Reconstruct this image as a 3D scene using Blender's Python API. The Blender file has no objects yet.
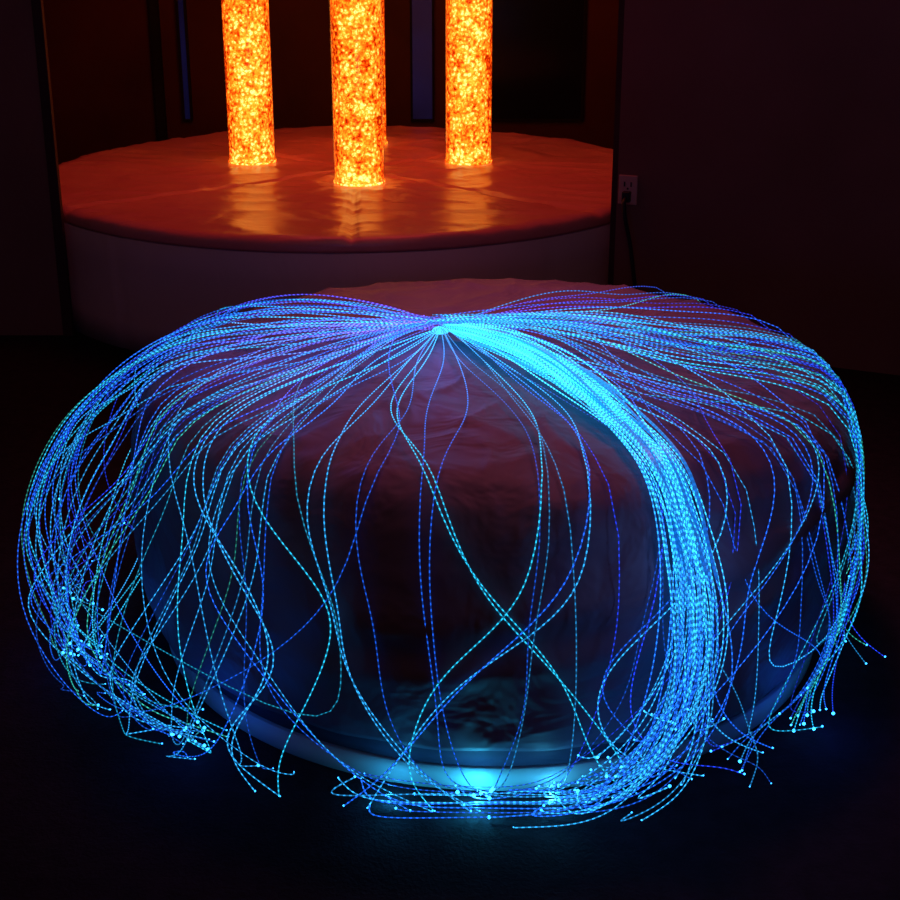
import bpy, math, random
from mathutils import Vector, noise
random.seed(97)
S=bpy.context.scene
S.view_settings.view_transform='Standard'
col=S.collection

# ---------------------------------------------------------------- helpers
def link(o,parent=None):
    col.objects.link(o)
    if parent: o.parent=parent
    return o
def mesh_obj(name,verts,faces,mats=(),smooth=True,parent=None,mi=None):
    me=bpy.data.meshes.new(name)
    me.from_pydata([tuple(v) for v in verts],[],faces)
    for m in mats: me.materials.append(m)
    if mi:
        for p,i in zip(me.polygons,mi): p.material_index=i
    if smooth:
        for p in me.polygons: p.use_smooth=True
    me.update()
    o=bpy.data.objects.new(name,me)
    return link(o,parent)
def box_data(x0,x1,y0,y1,z0,z1):
    v=[(x0,y0,z0),(x1,y0,z0),(x1,y1,z0),(x0,y1,z0),(x0,y0,z1),(x1,y0,z1),(x1,y1,z1),(x0,y1,z1)]
    f=[(0,3,2,1),(4,5,6,7),(0,1,5,4),(1,2,6,5),(2,3,7,6),(3,0,4,7)]
    return v,f
def box(name,b,mat,parent=None,bevel=0):
    v,f=box_data(*b)
    o=mesh_obj(name,v,f,[mat],False,parent)
    if bevel:
        m=o.modifiers.new('bev','BEVEL'); m.width=bevel; m.segments=3
    return o
def lathe(name,prof,mat,seg=64,cx=0,cy=0,rx=1,ry=1,parent=None,disp=None,caps=True):
    V=[];F=[]
    n=len(prof)
    for (r,z) in prof:
        for i in range(seg):
            a=2*math.pi*i/seg
            x=cx+r*rx*math.cos(a); y=cy+r*ry*math.sin(a); p=Vector((x,y,z))
            if disp: p=disp(p,a,r)
            V.append(p)
    for j in range(n-1):
        for i in range(seg):
            k=(i+1)%seg
            F.append((j*seg+i,j*seg+k,(j+1)*seg+k,(j+1)*seg+i))
    if caps:
        F.append(tuple(range(seg-1,-1,-1)))
        F.append(tuple((n-1)*seg+i for i in range(seg)))
    return mesh_obj(name,V,F,[mat],True,parent)
def mat(name):
    m=bpy.data.materials.new(name); m.use_nodes=True
    nt=m.node_tree
    return m,nt,nt.nodes['Principled BSDF'],nt.nodes['Material Output']
def surf(name,c1,c2,scale=6,rough=.6,bump=.1,bscale=20,spec=.5,dist=.01,stretch=(1,1,1)):
    m,nt,b,o=mat(name); N=nt.nodes; L=nt.links
    tc=N.new('ShaderNodeTexCoord')
    n=N.new('ShaderNodeTexNoise'); n.inputs['Scale'].default_value=scale; n.inputs['Detail'].default_value=5
    L.new(tc.outputs['Object'],n.inputs['Vector'])
    r=N.new('ShaderNodeValToRGB'); r.color_ramp.elements[0].color=(*c1,1); r.color_ramp.elements[1].color=(*c2,1)
    r.color_ramp.elements[0].position=.3; r.color_ramp.elements[1].position=.7
    L.new(n.outputs['Fac'],r.inputs['Fac']); L.new(r.outputs['Color'],b.inputs['Base Color'])
    mpg=N.new('ShaderNodeMapping'); mpg.inputs['Scale'].default_value=stretch
    L.new(tc.outputs['Object'],mpg.inputs['Vector'])
    n2=N.new('ShaderNodeTexNoise'); n2.inputs['Scale'].default_value=bscale; n2.inputs['Detail'].default_value=3
    n2.inputs['Distortion'].default_value=.6
    L.new(mpg.outputs['Vector'],n2.inputs['Vector'])
    bp=N.new('ShaderNodeBump'); bp.inputs['Strength'].default_value=bump; bp.inputs['Distance'].default_value=dist
    L.new(n2.outputs['Fac'],bp.inputs['Height']); L.new(bp.outputs['Normal'],b.inputs['Normal'])
    b.inputs['Roughness'].default_value=rough
    b.inputs['Specular IOR Level'].default_value=spec
    return m
def emis(name,c,s,base=None):
    m,nt,b,o=mat(name); N=nt.nodes; L=nt.links
    tc=N.new('ShaderNodeTexCoord'); n=N.new('ShaderNodeTexNoise'); n.inputs['Scale'].default_value=3
    L.new(tc.outputs['Object'],n.inputs['Vector'])
    mp=N.new('ShaderNodeMapRange'); mp.inputs[1].default_value=.3; mp.inputs[2].default_value=.7
    mp.inputs[3].default_value=.5*s; mp.inputs[4].default_value=1.3*s
    L.new(n.outputs['Fac'],mp.inputs[0])
    b.inputs['Base Color'].default_value=(*(base or c),1)
    b.inputs['Emission Color'].default_value=(*c,1)
    L.new(mp.outputs[0],b.inputs['Emission Strength'])
    return m

# ---------------------------------------------------------------- materials
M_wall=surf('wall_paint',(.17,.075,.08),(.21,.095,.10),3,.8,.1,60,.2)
M_wallback=surf('reflected_room_red',(.06,.012,.010),(.10,.020,.014),2,.6,.1,30,.2)  # dark red of the room as reflected in the corner mirrors
M_floor=surf('floor_carpet',(.008,.007,.010),(.014,.012,.018),30,.9,.3,120,.1)
M_trim=surf('trim_paint',(.04,.02,.025),(.06,.025,.03),5,.7,.05,30,.1)
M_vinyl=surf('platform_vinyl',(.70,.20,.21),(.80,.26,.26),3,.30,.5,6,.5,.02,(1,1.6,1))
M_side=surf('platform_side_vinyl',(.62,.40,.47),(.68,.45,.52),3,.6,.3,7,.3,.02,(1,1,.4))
M_pouf=surf('pouf_vinyl',(.035,.025,.05),(.05,.036,.07),4,.7,.3,8,.15,.02)
M_cover=surf('pouf_cover_fabric',(.085,.055,.09),(.12,.078,.125),3,.6,.8,7,.3,.03)
M_plinth=surf('plinth_grey',(.26,.33,.34),(.30,.37,.38),5,.5,.05,30,.3)
M_plate=surf('outlet_plastic',(.50,.28,.28),(.55,.32,.32),5,.5,.02,30,.3)
M_black=surf('black_rubber',(.006,.006,.008),(.012,.012,.014),8,.5,.05,30,.4)
M_panel=surf('panel_dark',(.012,.008,.012),(.02,.014,.018),4,.7,.05,30,.1)
M_bluereflection=emis('mirror_reflection_blue',(.010,.02,.17),.11,(.005,.006,.02))  # faint glow imitating blue streaks reflected in the mirror
M_navy=surf('mirror_reflection_navy',(.008,.009,.02),(.014,.014,.03),3,.15,.02,5,.3)  # dark navy patch of the mirror reflection
M_collar=surf('collar_metal',(.5,.3,.1),(.6,.35,.12),5,.3,.02,30,.5)

def water():
    m,nt,b,o=mat('bubbling_water'); N=nt.nodes; L=nt.links
    def math_(op,a=None,b_=None,c=None):
        n=N.new('ShaderNodeMath'); n.operation=op
        for i,x in enumerate((a,b_,c)):
            if x is None: continue
            if isinstance(x,(int,float)): n.inputs[i].default_value=x
            else: L.new(x,n.inputs[i])
        return n.outputs[0]
    tc=N.new('ShaderNodeTexCoord')
    oi=N.new('ShaderNodeObjectInfo')
    cmb=N.new('ShaderNodeCombineXYZ')
    mm=math_('MULTIPLY',oi.outputs['Random'],13.0)
    L.new(mm,cmb.inputs['X']); L.new(mm,cmb.inputs['Z'])
    ad=N.new('ShaderNodeVectorMath'); ad.operation='ADD'
    L.new(tc.outputs['Object'],ad.inputs[0]); L.new(cmb.outputs[0],ad.inputs[1])
    n=N.new('ShaderNodeTexNoise'); n.inputs['Scale'].default_value=74; n.inputs['Detail'].default_value=3
    n.inputs['Distortion'].default_value=.5; n.inputs['Roughness'].default_value=.6
    L.new(ad.outputs[0],n.inputs['Vector'])
    v=N.new('ShaderNodeTexVoronoi'); v.inputs['Scale'].default_value=62
    L.new(ad.outputs[0],v.inputs['Vector'])
    ring=math_('ABSOLUTE',math_('SUBTRACT',v.outputs['Distance'],.30))
    ring=math_('SUBTRACT',.14,math_('MINIMUM',ring,.14))
    big=N.new('ShaderNodeTexNoise'); big.inputs['Scale'].default_value=16; big.inputs['Detail'].default_value=2
    L.new(ad.outputs[0],big.inputs['Vector'])
    t=math_('MULTIPLY_ADD',v.outputs['Distance'],-.20,math_('MULTIPLY_ADD',n.outputs['Fac'],1.0,-.0))
    t=math_('MULTIPLY_ADD',ring,1.1,t)
    t=math_('MULTIPLY_ADD',big.outputs['Fac'],.60,t)
    lw=N.new('ShaderNodeLayerWeight'); lw.inputs['Blend'].default_value=.5
    f2=math_('POWER',lw.outputs['Facing'],1.6)
    t=math_('MULTIPLY_ADD',f2,-.36,t)
    sx=N.new('ShaderNodeSeparateXYZ'); L.new(tc.outputs['Object'],sx.inputs[0])
    hb=math_('MAXIMUM',math_('MULTIPLY_ADD',sx.outputs['Z'],-1.6,.12),0.0)
    t=math_('ADD',t,hb)
    r=N.new('ShaderNodeValToRGB'); e=r.color_ramp.elements
    e[0].position=.44; e[0].color=(.28,.010,0,1)
    e[1].position=.96; e[1].color=(1,.78,.25,1)
    a=e.new(.53); a.color=(.70,.045,.001,1)
    a=e.new(.62); a.color=(1,.14,.005,1)
    a=e.new(.73); a.color=(1,.27,.011,1)
    a=e.new(.83); a.color=(1,.48,.04,1)
    L.new(t,r.inputs['Fac'])
    b.inputs['Base Color'].default_value=(.1,.02,0,1)
    b.inputs['Roughness'].default_value=.2
    L.new(r.outputs['Color'],b.inputs['Emission Color'])
    b.inputs['Emission Strength'].default_value=1.9
    return m
M_water=water()
def sleeve():
    m,nt,b,o=mat('clear_acrylic'); N=nt.nodes; L=nt.links
    t=N.new('ShaderNodeBsdfTransparent'); g=N.new('ShaderNodeBsdfGlossy'); g.inputs['Roughness'].default_value=.08
    t.inputs['Color'].default_value=(1,.93,.88,1)
    fr=N.new('ShaderNodeLayerWeight'); fr.inputs['Blend'].default_value=.12
    mx=N.new('ShaderNodeMixShader')
    L.new(fr.outputs['Facing'],mx.inputs[0]); L.new(t.outputs[0],mx.inputs[1]); L.new(g.outputs[0],mx.inputs[2])
    L.new(mx.outputs[0],o.inputs['Surface'])
    return m
M_sleeve=sleeve()
def fibre_mat():
    m,nt,b,o=mat('glowing_fibre'); N=nt.nodes; L=nt.links
    a=N.new('ShaderNodeAttribute'); a.attribute_name='arc'
    c=N.new('ShaderNodeAttribute'); c.attribute_name='glow'
    s=N.new('ShaderNodeAttribute'); s.attribute_name='steady'
    dv=N.new('ShaderNodeMath'); dv.operation='MULTIPLY'; dv.inputs[1].default_value=1/.0105
    L.new(a.outputs['Fac'],dv.inputs[0])
    fr=N.new('ShaderNodeMath'); fr.operation='FRACT'; L.new(dv.outputs[0],fr.inputs[0])
    lt=N.new('ShaderNodeMath'); lt.operation='LESS_THAN'; lt.inputs[1].default_value=.42; L.new(fr.outputs[0],lt.inputs[0])
    mx=N.new('ShaderNodeMath'); mx.operation='MAXIMUM'
    L.new(lt.outputs[0],mx.inputs[0]); L.new(s.outputs['Fac'],mx.inputs[1])
    mp=N.new('ShaderNodeMapRange'); mp.inputs[3].default_value=.42; mp.inputs[4].default_value=2.1
    L.new(mx.outputs[0],mp.inputs[0])
    b.inputs['Base Color'].default_value=(.05,.06,.1,1)
    b.inputs['Roughness'].default_value=.3
    L.new(c.outputs['Color'],b.inputs['Emission Color'])
    L.new(mp.outputs[0],b.inputs['Emission Strength'])
    return m
M_fibre=fibre_mat()
M_tip=emis('fibre_tip',(.03,.36,1),4.5)
M_head=emis('fibre_head_glow',(.06,.50,1),2)

# ---------------------------------------------------------------- room
def structure(o): o['kind']='structure'; return o
structure(box('floor',(-4,4,-1,7.7,-.05,0),M_floor))
structure(box('wall_mirrored_back',(-2.65,2.3,7.6,7.68,0,2.6),M_wallback))  # added wall standing in for the room reflected in the mirrors
structure(box('wall_left',(-4,-1.385,4.55,4.57,0,2.6),M_wall))
structure(box('trim_1',(-1.385,-1.352,4.545,4.57,0,2.6),M_trim))
structure(box('wall_mirrored_left',(-2.65,-2.6,4.57,7.6,0,2.6),M_wallback))  # added side of the mirrored space, no real alcove here
def slab(name,p0,p1,th,z0,z1,m):
    d=Vector((p1[0]-p0[0],p1[1]-p0[1],0)).normalized(); n=Vector((-d.y,d.x,0))*th
    a=Vector((*p0,0)); b=Vector((*p1,0))
    V=[]
    for z in (z0,z1):
        for p in (a,b,b+n,a+n): V.append((p.x,p.y,z))
    F=[(0,3,2,1),(4,5,6,7),(0,1,5,4),(1,2,6,5),(2,3,7,6),(3,0,4,7)]
    return structure(mesh_obj(name,V,F,[m],False))
W0=Vector((.572,4.50)); WD=Vector((.93,-.41)).normalized()
WN=Vector((-WD.y,WD.x))
W1=W0+WD*3.4
slab('wall_right',tuple(W0),tuple(W1),.012,0,2.6,M_wall)
Wt=W0-WD*.020
slab('trim_2',tuple(Wt),tuple(W0),.014,0,2.6,M_trim)
structure(box('wall_mirrored_right',(2.25,2.3,4.0,7.6,0,2.6),M_wallback))  # added right side of the mirrored space
def reflected_panel(name,x0,x1,z0,z1,pane):  # framed panels imitate streaks reflected in the corner mirror
    y=7.6
    root=structure(box(name,(x0,x1,y-.02,y,z0,z1),pane))
    w=.012
    V=[];F=[]
    for b in ((x0-w,x0,y-.03,y,z0-w,z1+w),(x1,x1+w,y-.03,y,z0-w,z1+w),(x0,x1,y-.03,y,z1,z1+w),(x0,x1,y-.03,y,z0-w,z0)):
        v,f=box_data(*b); k=len(V); V+=v; F+=[tuple(i+k for i in q) for q in f]
    mesh_obj('reflected_panel_frame',V,F,[M_panel],False,root)
    return root
reflected_panel('reflected_panel_1',-.21,-.10,.35,2.0,M_bluereflection)
reflected_panel('reflected_panel_2',.24,.74,.35,2.0,M_navy)
reflected_panel('reflected_panel_3',-1.50,-1.47,.35,2.0,M_bluereflection)
structure(box('reflected_post',(-1.66,-1.61,7.56,7.6,0,2.6),M_panel))  # strip imitating a dark post reflected in the mirror

# ---------------------------------------------------------------- platform
PX,PY,PR,PZ=-.39,5.40,1.25,.445  # only the front quarter is real, the rest is its reflection built solid
plat=bpy.data.objects.new('padded_platform',None); plat.location=(PX,PY,0); link(plat)
plat['label']='vinyl-padded low corner platform, completed to a round by its mirror image built solid, carrying the glowing bubble tubes'; plat['category']='platform'
spots=[(-.352,5.13,'tall bubble tube glowing orange close to the platform rim'),
       (-.835,5.60,'mirror image of the tall bubble tube, built solid, glowing amber on pale creased vinyl'),
       (.078,5.60,'mirror image of the tall bubble tube, built solid, glowing orange on the padded platform'),
       (-.386,6.09,'mirror image of the tall bubble tube, built solid, glowing red-orange, mostly hidden behind another tube')]
def side_disp(p,a,r):
    s=1-.004*max(0,1-abs(((a*10/math.pi)%2)-1)/.05)+noise.noise(Vector((p.x*3,p.y*3,p.z*2)))*.004
    return Vector((p.x*s,p.y*s,p.z))
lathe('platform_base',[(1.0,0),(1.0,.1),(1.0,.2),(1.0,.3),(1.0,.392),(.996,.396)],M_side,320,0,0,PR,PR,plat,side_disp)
def pad_disp(p,a,r):
    rr=math.hypot(p.x,p.y); z=p.z
    if z>.42:
        q=Vector((p.x,p.y,0))
        n=noise.noise(q*2.2+Vector((0,0,1)))*.007
        n+=(1-abs(noise.noise(Vector((p.x*3+p.y*2,p.y*6,5)))))**6*.007
        w=1
        for (sx,sy,_) in spots:
            tx,ty=sx-PX,sy-PY
            d=math.hypot(p.x-tx,p.y-ty)
            if d<.5:
                aa=math.atan2(p.y-ty,p.x-tx)
                n+=.009*max(0,math.sin(aa*8+tx*20+1.2*noise.noise(q*5)))**3*(1-d/.5)
            w=min(w,max(0,min(1,(d-.115)/.06)))
        for ang in (math.pi*1.22,math.pi*1.52,math.pi*1.76,math.pi*.25,math.pi*.75):
            dd=abs(math.sin(a-ang))*rr
            if math.cos(a-ang)>0 and dd<.022: n-=.014*(1-dd/.022)
        z+=n*w-.004*(1-w)
    return Vector((p.x,p.y,z))
prof=[(.992,.397),(1.0,.399),(1.002,.408),(1.002,.420),(1.0,.431),(.993,.440)]
NR=70
for k in range(1,NR): prof.append((.987*(1-k/NR),.445))
prof.append((.004,.445))
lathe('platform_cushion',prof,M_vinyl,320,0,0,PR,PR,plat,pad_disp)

# ---------------------------------------------------------------- bubble tubes
TR=.099
def bubble_tube(x,y,label):
    root=bpy.data.objects.new('bubble_tube',None); root.location=(x,y,PZ+.001); link(root)
    root['label']=label; root['category']='bubble lamp'; root['group']='glowing bubble tubes on the platform'
    return root
def tube_parts(root):
    P=[]
    prof=[(.96,.004+1.5*k/60) for k in range(61)]
    P.append(lathe('water_column',prof,M_water,48,0,0,TR,TR,root))
    P.append(lathe('acrylic_sleeve',[(1.0,.002),(1.0,1.53)],M_sleeve,64,0,0,TR,TR,root,None,False))
    P.append(lathe('base_collar',[(.97,0),(1.02,0),(1.02,.008),(1.0,.009)],M_water,64,0,0,TR,TR,root,None,False))
    P.append(lathe('top_cap',[(1.04,1.51),(1.06,1.52),(1.06,1.56),(1.0,1.575),(.02,1.58)],M_collar,64,0,0,TR,TR,root))
    return P
r0=bubble_tube(*spots[0]); parts=tube_parts(r0)
for s in spots[1:]:  # remaining tubes are mirror reflections of the front one, built as copies
    r=bubble_tube(*s)
    for p in parts:
        c=p.copy(); col.objects.link(c); c.parent=r
        c.rotation_euler=(0,0,random.random()*6)

# ---------------------------------------------------------------- outlet + cord
ang=math.atan2(WD.y,WD.x)
out=bpy.data.objects.new('wall_outlet',None)
pw=W0+WD*.040
out.location=Vector((pw.x,pw.y,.540)); out.rotation_euler=(0,0,ang); link(out)
out['label']='small plastic wall outlet with a black plug beside the platform'; out['category']='outlet'
box('outlet_plate',(-.033,.033,-.010,.0,-.05,.05),M_plate,out,.003)
V=[];F=[]
for (a,b,c,e) in ((-.014,-.009,.012,.028),(.009,.014,.012,.028),(-.003,.003,.002,.008)):
    v,f=box_data(a,b,-.012,-.0105,c,e); k=len(V); V+=v; F+=[tuple(i+k for i in q) for q in f]
mesh_obj('socket_slots',V,F,[M_black],False,out)
def sweep(pts,rad,sides=6,cap=True):
    V=[];F=[]; n=len(pts)
    up=Vector((0,0,1)); prevN=None
    for i,p in enumerate(pts):
        t=(pts[min(i+1,n-1)]-pts[max(i-1,0)]).normalized()
        if prevN is None:
            q=up if abs(t.z)<.9 else Vector((1,0,0))
            N_=t.cross(q).normalized()
        else:
            N_=(prevN-t*prevN.dot(t)).normalized()
        prevN=N_; B=t.cross(N_)
        for j in range(sides):
            a=2*math.pi*j/sides
            V.append(p+N_*math.cos(a)*rad+B*math.sin(a)*rad)
    for i in range(n-1):
        for j in range(sides):
            F.append((i*sides+j,i*sides+(j+1)%sides,(i+1)*sides+(j+1)%sides,(i+1)*sides+j))
    if cap:
        F.append(tuple(range(sides-1,-1,-1))); F.append(tuple((n-1)*sides+j for j in range(sides)))
    return V,F
def catmull(P,per=8):
    out=[]
    Q=[P[0]*2-P[1]]+list(P)+[P[-1]*2-P[-2]]
    for i in range(1,len(Q)-2):
        a,b,c,e=Q[i-1],Q[i],Q[i+1],Q[i+2]
        for k in range(per):
            t=k/per
            out.append(.5*((2*b)+(c-a)*t+(2*a-5*b+4*c-e)*t*t+(3*b-a-3*c+e)*t**3))
    out.append(P[-1].copy()); return out
def wp(s,off,z):
    q=W0+WD*s-WN*off
    return Vector((q.x,q.y,z))
cp=catmull([wp(.040,.03,.515),wp(.042,.055,.502),wp(.05,.06,.45),wp(.07,.055,.36),wp(.095,.06,.22),wp(.12,.06,.10),wp(.17,.07,.012),wp(.35,.08,.008)],10)
V,F=sweep(cp,.007,8)
cord=mesh_obj('power_cord',V,F,[M_black],True)
cord['label']='black power cord hanging from the wall outlet to the floor'; cord['category']='cord'
pl=box('plug',(-.014,.014,-.034,-.0125,-.038,-.003),M_black,cord,.003); pl.location=out.location; pl.rotation_euler=(0,0,ang)

# ---------------------------------------------------------------- pouf
OX,OY,RX,RY=.085,2.60,.72,.72
TOPZ=.560
pouf=bpy.data.objects.new('round_pouf',None); pouf.location=(OX,OY,0); link(pouf)
pouf['label']='large round pouf with a creased mauve cover under glowing fibres'; pouf['category']='pouf'
PROF=[(.955,.048),(.975,.08),(.99,.14),(1.0,.22),(1.0,.33),(.995,.42),(.975,.48),(.94,.520),(.88,.543),(.75,.553),(.45,.558),(.2,.56),(.0,.56)]
def prof_r(z):
    if z<=PROF[0][1]: return PROF[0][0]
    for (r0,z0),(r1,z1) in zip(PROF,PROF[1:]):
        if z<=z1 and z1>z0: return r0+(r1-r0)*(z-z0)/(z1-z0)
    return -1
def top_z(r):
    if r>=1: return 0
    for (r0,z0),(r1,z1) in zip(PROF[4:],PROF[5:]):
        if r>=r1: return z0+(z1-z0)*(r0-r)/(r0-r1)
    return TOPZ
def pdisp(p,a,r):
    n=noise.noise(Vector((p.x*4,p.y*4,p.z*5)))*.003
    return Vector((p.x*(.996+n),p.y*(.996+n),p.z))
lathe('pouf_body',[(max(a,.004),b) for a,b in PROF],M_pouf,160,0,0,RX,RY,pouf,pdisp)
lathe('pouf_plinth',[(.955,.0),(.96,.003),(.96,.045),(.955,.047),(.9,.048)],M_plinth,160,0,0,RX,RY,pouf)
V=[];F=[];seg=360;rows=90
for j in range(rows+1):
    t=j/rows
    for i in range(seg):
        a=2*math.pi*i/seg
        hem=.095+.006*math.sin(3*a+.8)+.004*math.sin(7*a)
        if t<.42:
            r=t/.42*.88; z=top_z(max(r,.001))
        else:
            s=(t-.42)/.58; z=.543+(hem-.543)*s; r=prof_r(z)
        fold=max(0,min(1,(t-.38)/.35))
        f=.007*fold*(1+.8*math.sin(11*a+1.3+2*math.sin(2*a)+2.2*noise.noise(Vector((a*1.5,z*4,1))))+.35*math.sin(25*a+5*z))
        ad=math.cos(a-math.radians(292))
        swag=0
        if ad>.6:
            zz=.33+.07*((a-math.radians(292)+math.pi)%(2*math.pi)-math.pi)
            swag=(.016*math.exp(-((z-zz-.05)/.04)**2)+.010*math.exp(-((z-zz+.04)/.03)**2))*min(1,(ad-.6)/.2)
        out_=.008+f+swag
        cx_,cy_=math.cos(a)*r,math.sin(a)*r
        n=noise.noise(Vector((cx_*3,cy_*3,2)))*.003
        n+=(1-abs(noise.noise(Vector((cx_*2+cy_*1.5,cy_*4,8)))))**8*.008+(1-abs(noise.noise(Vector((cx_*5-cy_*2,cy_*3,4)))))**9*.006
        x=(r*RX+out_*min(1,r*1.2))*math.cos(a); y=(r*RY+out_*min(1,r*1.2))*math.sin(a)
        w=max(0,min(1,(z-.44)/.08))
        V.append((x,y,z+.004+n*w))
for j in range(rows):
    for i in range(seg):
        k=(i+1)%seg
        F.append((j*seg+i,(j+1)*seg+i,(j+1)*seg+k,j*seg+k))
cv=mesh_obj('pouf_cover',V,F,[M_cover],True,pouf)
m=cv.modifiers.new('sol','SOLIDIFY'); m.thickness=.003; m.offset=1

# ---------------------------------------------------------------- fibre spray
CX,CY=-.02,2.68
HZ=TOPZ+.022
base=Vector((CX,CY,HZ))
spray=bpy.data.objects.new('fibre_optic_spray',None); spray.location=base; link(spray)
spray['label']='spray of glowing blue fibre-optic strands draped over the pouf'; spray['category']='fibre optic light'
lathe('spray_head',[(.016,0),(.018,.004),(.015,.009),(.009,.012),(.003,.013)],M_head,32,0,0,1,1,spray)

def outside(p,mg=.028):
    dx=p.x-OX; dy=p.y-OY; d=math.hypot(dx,dy)
    p=p.copy()
    if p.z<TOPZ+mg and d<(1.0*RX+mg):
        best=None
        for (r0,z0),(r1,z1) in zip(PROF,PROF[1:]):
            ax,az=r0*RX,z0; bx,bz=r1*RX,z1
            vx,vz=bx-ax,bz-az; L2=vx*vx+vz*vz
            t=max(0,min(1,((d-ax)*vx+(p.z-az)*vz)/L2))
            qx,qz=ax+vx*t,az+vz*t
            dd=math.hypot(d-qx,p.z-qz)
            if best is None or dd<best[0]:
                L=math.sqrt(L2); best=(dd,qx,qz,vz/L,-vx/L)
        dd,qx,qz,nx,nz=best
        sd=(d-qx)*nx+(p.z-qz)*nz
        if sd<mg:
            nd=qx+nx*mg; nz_=qz+nz*mg
            s=nd/max(d,.01)
            p.x=OX+dx*s; p.y=OY+dy*s; p.z=nz_
    p.z=max(p.z,.006)
    return p
def smooth(P,it=3):
    for _ in range(it):
        P=[P[0]]+[(P[i-1]+P[i]*2+P[i+1])/4 for i in range(1,len(P)-1)]+[P[-1]]
    return P
BF,BB=.845,.80
def pos(phi,k,z):
    A=.905 if math.cos(phi)<0 else .912
    b=BF if math.sin(phi)<0 else BB
    return Vector((CX+k*A*math.cos(phi),CY+k*b*math.sin(phi),z))
def finish(P,per=6,it=4):
    Q=catmull(P,per)
    Q=[outside(q,.038) for q in Q]
    Q=smooth(Q,it)
    Q=[outside(q,.033) for q in Q]
    Q=smooth(Q,2)
    Q=[outside(q,.028) for q in Q]
    for q in Q: q.z=min(q.z,.655)
    return Q
def rg(a,b): return a+(b-a)*random.random()
def gen(phi,m,lift,sway,ph,tail,turn,fr=3.0,air=False,target=None):
    K=[(rg(-.03,.06),HZ+rg(.010,.024),0),(.15,HZ+.032+lift*.5,.2),(.40,HZ+.034+lift*.9,.45),(.67,.556+lift,.65),(.86,.44+lift*.6,.8),(.965,.29,.9),(1.0,.16,1.0),(.97,.05,1.1),(.94,.008,1.2)]
    P=[]
    off=Vector((.05*math.copysign(1,math.cos(phi))*min(1,abs(math.cos(phi))*1.5)*rg(-.4,1),rg(-.015,.05),0))
    for k,z,s in K:
        f=phi+sway*math.sin(s*fr+ph)*min(1,s*1.2)
        P.append(pos(f,k*(1+(m-1)*min(1,k*1.3)),z)+off*max(0,1-k*2.2))
    if air:
        return finish(P[:7]+[pos(phi+sway*.5,.9*m,.14),pos(phi+.8*sway,.88*m,.18)][:random.choice([0,1,2])])
    if target is not None:
        T=Vector((target[0]+random.gauss(0,.028),target[1]+random.gauss(0,.026),rg(.010,.05)))
        P[-2]=P[-2].lerp(T,.35); P[-1]=P[-1].lerp(T,.7); P[-1].z=max(P[-1].z,.014)
        return finish(P+[T])
    f0=phi+sway*math.sin(1.2*fr+ph)
    n=5; cr=rg(-.06,.0)
    for i in range(1,tail+1):
        t=i/n
        P.append(pos(f0+turn*t,(.94*m)+.02*math.sin(t*5+ph)+cr*t,.008+.03*abs(math.sin(i*1.7+ph))*random.random()))
    return finish(P)
strands=[]
BLUE=(.010,.13,1.0); CYAN=(.025,.40,1.0); PURP=(.15,.09,1.0); TEAL=(.015,.52,.90); DEEP=(.015,.05,.95); GREEN=(.03,.45,.35)
def add(pts,c0,c1,g=1.0,r=.00092,steady=0.0,tip=None,hold=0.0):
    if max(p.x for p in pts)>.91 or min(p.x for p in pts)<-.95: return
    strands.append((pts,c0,c1,g,r,steady,tip,hold))
D=math.radians
def front_turn(phi):
    d=(D(270)-phi+math.pi)%(2*math.pi)-math.pi
    return d
def sw(a=.3,b=.7):
    return random.choice([-1,1])*(rg(0,a) if random.random()<.45 else rg(a,b))
C1=[BLUE,BLUE,BLUE,DEEP,CYAN,CYAN,TEAL,GREEN]
TG=[(-.44,2.03),(-.72,2.32),(.66,2.09),(.80,2.34),(-.26,1.90),(.52,1.94)]
def clump(phi0,n,spread,mr,lift,sway,tails,turnr,frr,cols,tg=None):
    m0=rg(*mr); l0=rg(*lift); s0=sway; ph0=rg(0,6); fr0=rg(*frr); tl=random.choice(tails); tr=rg(*turnr)
    for i in range(n):
        loose=random.random()<.34
        phi=D(phi0+random.gauss(0,spread*(2.4 if loose else 1)))
        s=s0+rg(-.07,.07) if not loose else sw(.35,.9)
        use=tg is not None and random.random()<.55
        add(gen(phi,m0+rg(-.03,.03),l0+rg(-.008,.008),s,ph0+rg(-.4,.4) if not loose else rg(0,6),max(1,tl+random.choice([-1,0,0,1])),
                front_turn(phi)*tr+rg(-.08,.08),fr0+rg(-.25,.25),random.random()<.04,TG[tg] if use else None),
            random.choice(cols),random.choice(C1),rg(.35,1.4),tip=(random.choice([.0013,.002,.0032]) if use else None))
LC=[CYAN,PURP,CYAN,BLUE,PURP]
for (p,n,sp,s,tg) in [(168,5,1.8,.12,None),(180,9,1.8,-.15,1),(190,10,1.8,.2,1),(201,9,1.7,.25,1),(212,12,1.7,-.25,0),(222,12,1.8,.22,0),(232,11,1.8,-.25,0),(240,4,1.8,.3,4)]:
    clump(p,n,sp,(.93,1.0),(-.03,.012),s,[1,2,3,4],(.1,.5),(2.2,4.2),LC,tg)
RC=[CYAN,CYAN,TEAL,BLUE]
for (p,n,sp,s,tg) in [(5,5,1.8,.1,None),(356,8,1.8,-.12,3),(347,11,1.8,.15,3),(338,12,1.8,-.2,2),(329,12,1.8,.18,2),(320,9,1.8,.25,5),(311,4,1.8,-.3,5)]:
    clump(p,n,sp,(.92,1.0),(-.02,.03),s,[1,2,2,3],(.1,.4),(2.2,4.2),RC,tg)
for i in range(3):
    phi=D(rg(248,300))
    add(gen(phi,rg(.95,1.02),rg(-.02,.02),sw(.3,.8),rg(0,6),random.choice([1,2,4]),rg(-.8,.8),rg(2,4)),CYAN,random.choice(C1),rg(.5,1.1))
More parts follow.
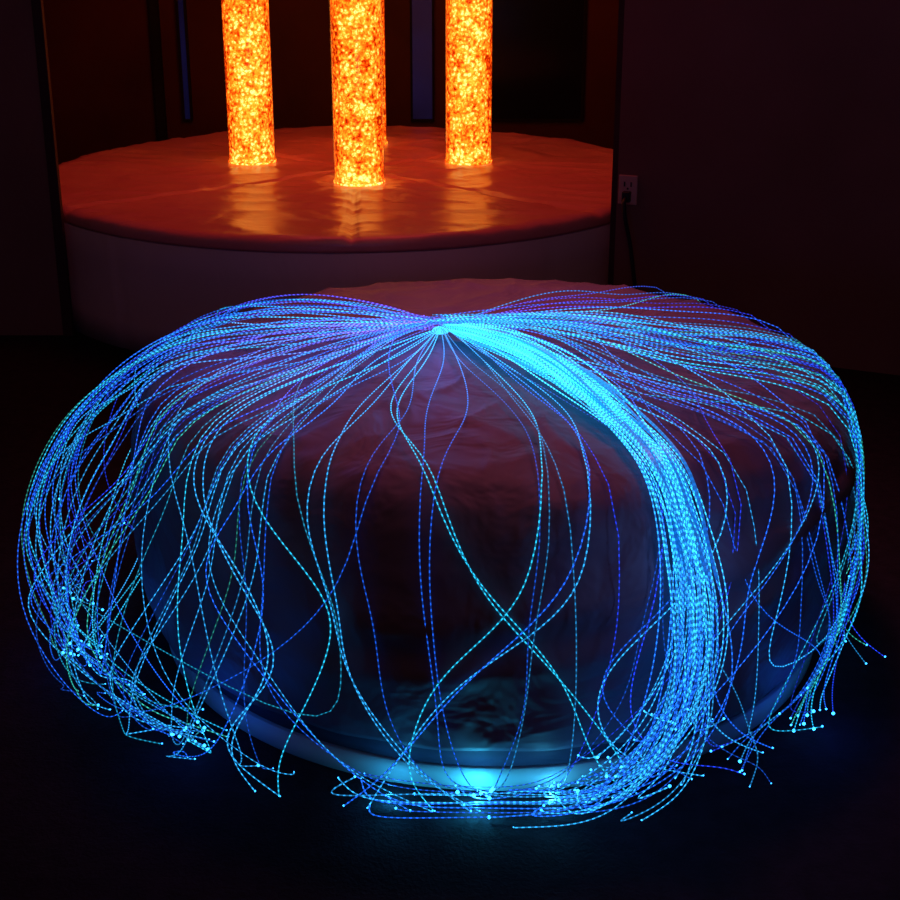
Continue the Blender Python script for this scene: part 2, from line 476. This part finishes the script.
for i in range(18):
    phi=D(random.choice([random.gauss(150,10),random.gauss(24,9)]))
    add(gen(phi,rg(.80,.95),rg(-.02,.02),rg(-.2,.2),rg(0,6),1,rg(-.3,.3)),random.choice([PURP,CYAN,BLUE]),random.choice([BLUE,DEEP]),rg(.3,.8))
# main bright bundle
main=[(-.01,2.67,HZ+.012),(.045,2.58,.612),(.115,2.48,.620),(.205,2.33,.614),(.290,2.15,.580),(.345,1.99,.525),(.385,1.89,.425),(.392,1.855,.295),(.368,1.85,.175),(.31,1.84,.080),(.235,1.845,.022),(.130,1.845,.014),(.02,1.845,.012),(-.09,1.85,.01)]
def bundle(end,rr,c0,c1,g,st,r,hold):
    ox,oy,oz=[max(-2.2,min(2.2,random.gauss(0,1)))*rr for _ in range(3)]
    ph=rg(0,6); P=[]
    fan=rg(-1,1); fan2=rg(-1,1)
    for j,p in enumerate(main[:end]):
        w=.006+.0135*min(1,j/3)+.005*min(1,max(0,(j-4)/4))
        s=math.sin(j*.9+ph)*.6*rr
        e=max(0,j-7)
        P.append(Vector((p[0]+(ox+s)*w+e*.020*fan,p[1]+(oy-s)*w*.8+e*.006*fan2,max(.006,p[2]+(oz+s)*w*(.7 if j<9 else .3)+(.025*abs(fan)*random.random() if e else 0)))))
    if r<.003 and random.random()<.55:
        q=P[-1]; a=rg(0,6.28)
        P.append(q+Vector((.06*math.cos(a),.02*math.sin(a)+.005,rg(0,.035))))
    add(finish(P,7,8),c0,c1,g,r,st,None,hold)
for i in range(66): bundle(random.choice([9,9,10,10,10,11,11,12,12,13,14]),1.0,(.03,.56,1),random.choice([BLUE,BLUE,CYAN,CYAN]),rg(.7,1.7),.05,.00105,.36)
for i in range(8): bundle(7,1.0,(.010,.36,.85),(.003,.14,.7),.55,.6,.0032,.2)  # added fat dim strands imitating luminous haze inside the bundle
# fibres gathered at a hot spot on the plinth
for i in range(7):
    xx=rg(-.3,.35)
    P=[Vector((CX,CY,HZ+.012))]
    for k,z in ((.3,.60),(.6,.59),(.82,.5),(.93,.36),(.98,.2)):
        x=xx*min(1,k*1.3)+rg(-.03,.03)
        P.append(Vector((x,CY-BF*k*math.sqrt(max(.05,1-(x/.93)**2)),z)))
    P+= [Vector((xx*.55+.02,1.85,.07)),Vector((.045+rg(-.04,.04),1.856+rg(-.006,.006),.034+rg(-.010,.012)))]
    add(finish(P,8,6),CYAN,random.choice([CYAN,BLUE]),rg(.4,.8),.00092,0,.0035)
# lazy crossing loops over the front face
LV=[(.02,HZ+.012),(.3,.60),(.6,.585),(.82,.50),(.92,.38),(.97,.25),(1.0,.1),(.99,.01)]
loops=[([-.02,-.06,-.085,-.01,.09,.17,.25,.32],2),([-.02,-.08,-.17,-.20,-.19,-.15,-.06,.03],2),([0,.06,.13,.14,.10,.0,-.05,-.02],1),
 ([0,.10,.2,.22,.17,.04,-.08,-.16],2),([-.02,-.12,-.28,-.30,-.2,-.22,-.27,-.3],1),([-.02,-.14,-.24,-.35,-.4,-.33,-.2,-.05],2),
 ([0,.18,.34,.42,.33,.24,.3,.42],2),([0,.2,.42,.52,.45,.5,.46,.3],1),([0,.24,.5,.62,.55,.40,.45,.55],2),
 ([-.02,-.2,-.4,-.44,-.33,-.30,-.38,-.3],2)]
nl=0
for L_,reps in loops:
    for rep in range(reps):
        P=[]
        for j,((k,z),x) in enumerate(zip(LV,L_)):
            xx=x+rg(-.03,.03)*min(1,j/2)
            P.append(Vector((xx,CY-BF*k*math.sqrt(max(.05,1-(xx/.93)**2)),z)))
        add(finish(P,8,10),CYAN,random.choice([CYAN,TEAL,BLUE]),rg(.8,1.4),.00102); nl+=1

def bead():
    v=[Vector(q) for q in ((1,0,0),(-1,0,0),(0,1,0),(0,-1,0),(0,0,1),(0,0,-1))]
    f=[(0,2,4),(2,1,4),(1,3,4),(3,0,4),(2,0,5),(1,2,5),(3,1,5),(0,3,5)]
    cache={}; nf=[]
    def mid(a,b):
        k=(min(a,b),max(a,b))
        if k not in cache: v.append(((v[a]+v[b])/2).normalized()); cache[k]=len(v)-1
        return cache[k]
    for a,b,c in f:
        x,y,z=mid(a,b),mid(b,c),mid(c,a); nf+=[(a,x,z),(x,b,y),(z,y,c),(x,y,z)]
    return v,nf
BV,BFc=bead()
def build(strs,name,stuff=False):
    V=[];F=[];MI=[];ARC=[];GL=[];ST=[]
    for (pts,c0,c1,g,r,st,tip,hold) in strs:
        pts=[p-base for p in pts]
        sides=4
        v,f=sweep(pts,r,sides,True)
        k=len(V); V+=v; F+=[tuple(i+k for i in q) for q in f]; MI+=[0]*len(f)
        acc=0; off=random.random()
        for i,p in enumerate(pts):
            if i: acc+=(pts[i]-pts[i-1]).length
            t=min(1,max(0,acc/1.2-hold))
            u=min(1,t*1.7)
            b=g*(1.5-.8*u)
            c=[(c0[q]*(1-u)+c1[q]*u)*b for q in range(3)]
            for _ in range(sides): ARC.append(acc+off); GL.append((*c,1)); ST.append(st)
        if r<.003:
            e=pts[-1]+Vector((0,0,.001)); k=len(V); R=tip or random.choice([.0011,.0013,.0015,.0018,.0022,.003])
            for dv in BV:
                V.append(e+dv*R); ARC.append(0); GL.append((0,0,0,1)); ST.append(0)
            for q in BFc:
                F.append(tuple(k+i for i in q)); MI.append(1)
    o=mesh_obj(name,V,F,[M_fibre,M_tip],True,spray,MI)
    a=o.data.attributes.new('arc','FLOAT','POINT'); a.data.foreach_set('value',ARC)
    a=o.data.attributes.new('steady','FLOAT','POINT'); a.data.foreach_set('value',ST)
    g=o.data.attributes.new('glow','FLOAT_COLOR','POINT'); g.data.foreach_set('color',[x for c in GL for x in c])
    if stuff: o['kind']='stuff'
    return o
order=list(range(len(strands)))
lp=order[-nl:]; rest=order[:-nl]; random.shuffle(rest)
for i in lp+rest[:100-nl]: build([strands[i]],'fibre_strand')
build([strands[i] for i in rest[100-nl:]],'fibre_strands',True)

# ---------------------------------------------------------------- lights
def point(loc,c,e,rad=.03):
    l=bpy.data.lights.new('lamp','POINT'); l.color=c; l.energy=e; l.shadow_soft_size=rad  # unseen point lights added to strengthen the glow cast by the fibres
    o=bpy.data.objects.new('lamp',l); o.location=loc; link(o)
point((-.03,2.62,.68),(.10,.22,1),.9,.03)
point((-.35,2.50,.70),(.30,.15,1),.6,.03)
point((.045,1.866,.024),(.04,.60,1),.55,.006)
point((-.10,1.880,.022),(.03,.50,1),.20,.006)
point((.17,1.872,.022),(.06,.60,1),.30,.006)
point((-.46,2.02,.07),(.01,.10,1),.25,.05)
point((-.74,2.34,.07),(.01,.10,1),.20,.05)
point((.68,2.08,.07),(.01,.12,1),.25,.05)
point((.46,1.75,.48),(.18,.38,1),.8,.03)  # added sourceless light brightening the cover folds
def area(loc,rot,size,c,e,spread=180):
    l=bpy.data.lights.new('fill_area','AREA'); l.color=c; l.energy=e; l.size=size; l.spread=math.radians(spread)  # invisible fill lights, no ceiling fixtures behind them
    o=bpy.data.objects.new('fill_area',l); o.location=loc; o.rotation_euler=rot; link(o)
area((-.3,5.0,2.5),(0,0,0),1.2,(1,.07,.07),11)  # added red fill above the platform
area((.25,3.0,2.5),(math.radians(-5),0,0),.5,(1,.20,.34),4.5,70)  # added fill that lifts the pouf top
area((0,.6,2.8),(math.radians(58),0,0),1.5,(1,.42,.45),4)  # added soft front fill for walls and platform side
w=bpy.data.worlds.new('world'); S.world=w; w.use_nodes=True
w.node_tree.nodes['Background'].inputs[0].default_value=(.9,.40,.45,1)
w.node_tree.nodes['Background'].inputs[1].default_value=.018

# ---------------------------------------------------------------- camera
cd=bpy.data.cameras.new('camera'); cd.sensor_width=36; cd.lens=36*1327/900
cd.shift_y=-80/900
cam=bpy.data.objects.new('camera',cd); cam.location=(0,0,1.40); cam.rotation_euler=(math.radians(90-18.6),0,0); link(cam)
S.camera=cam
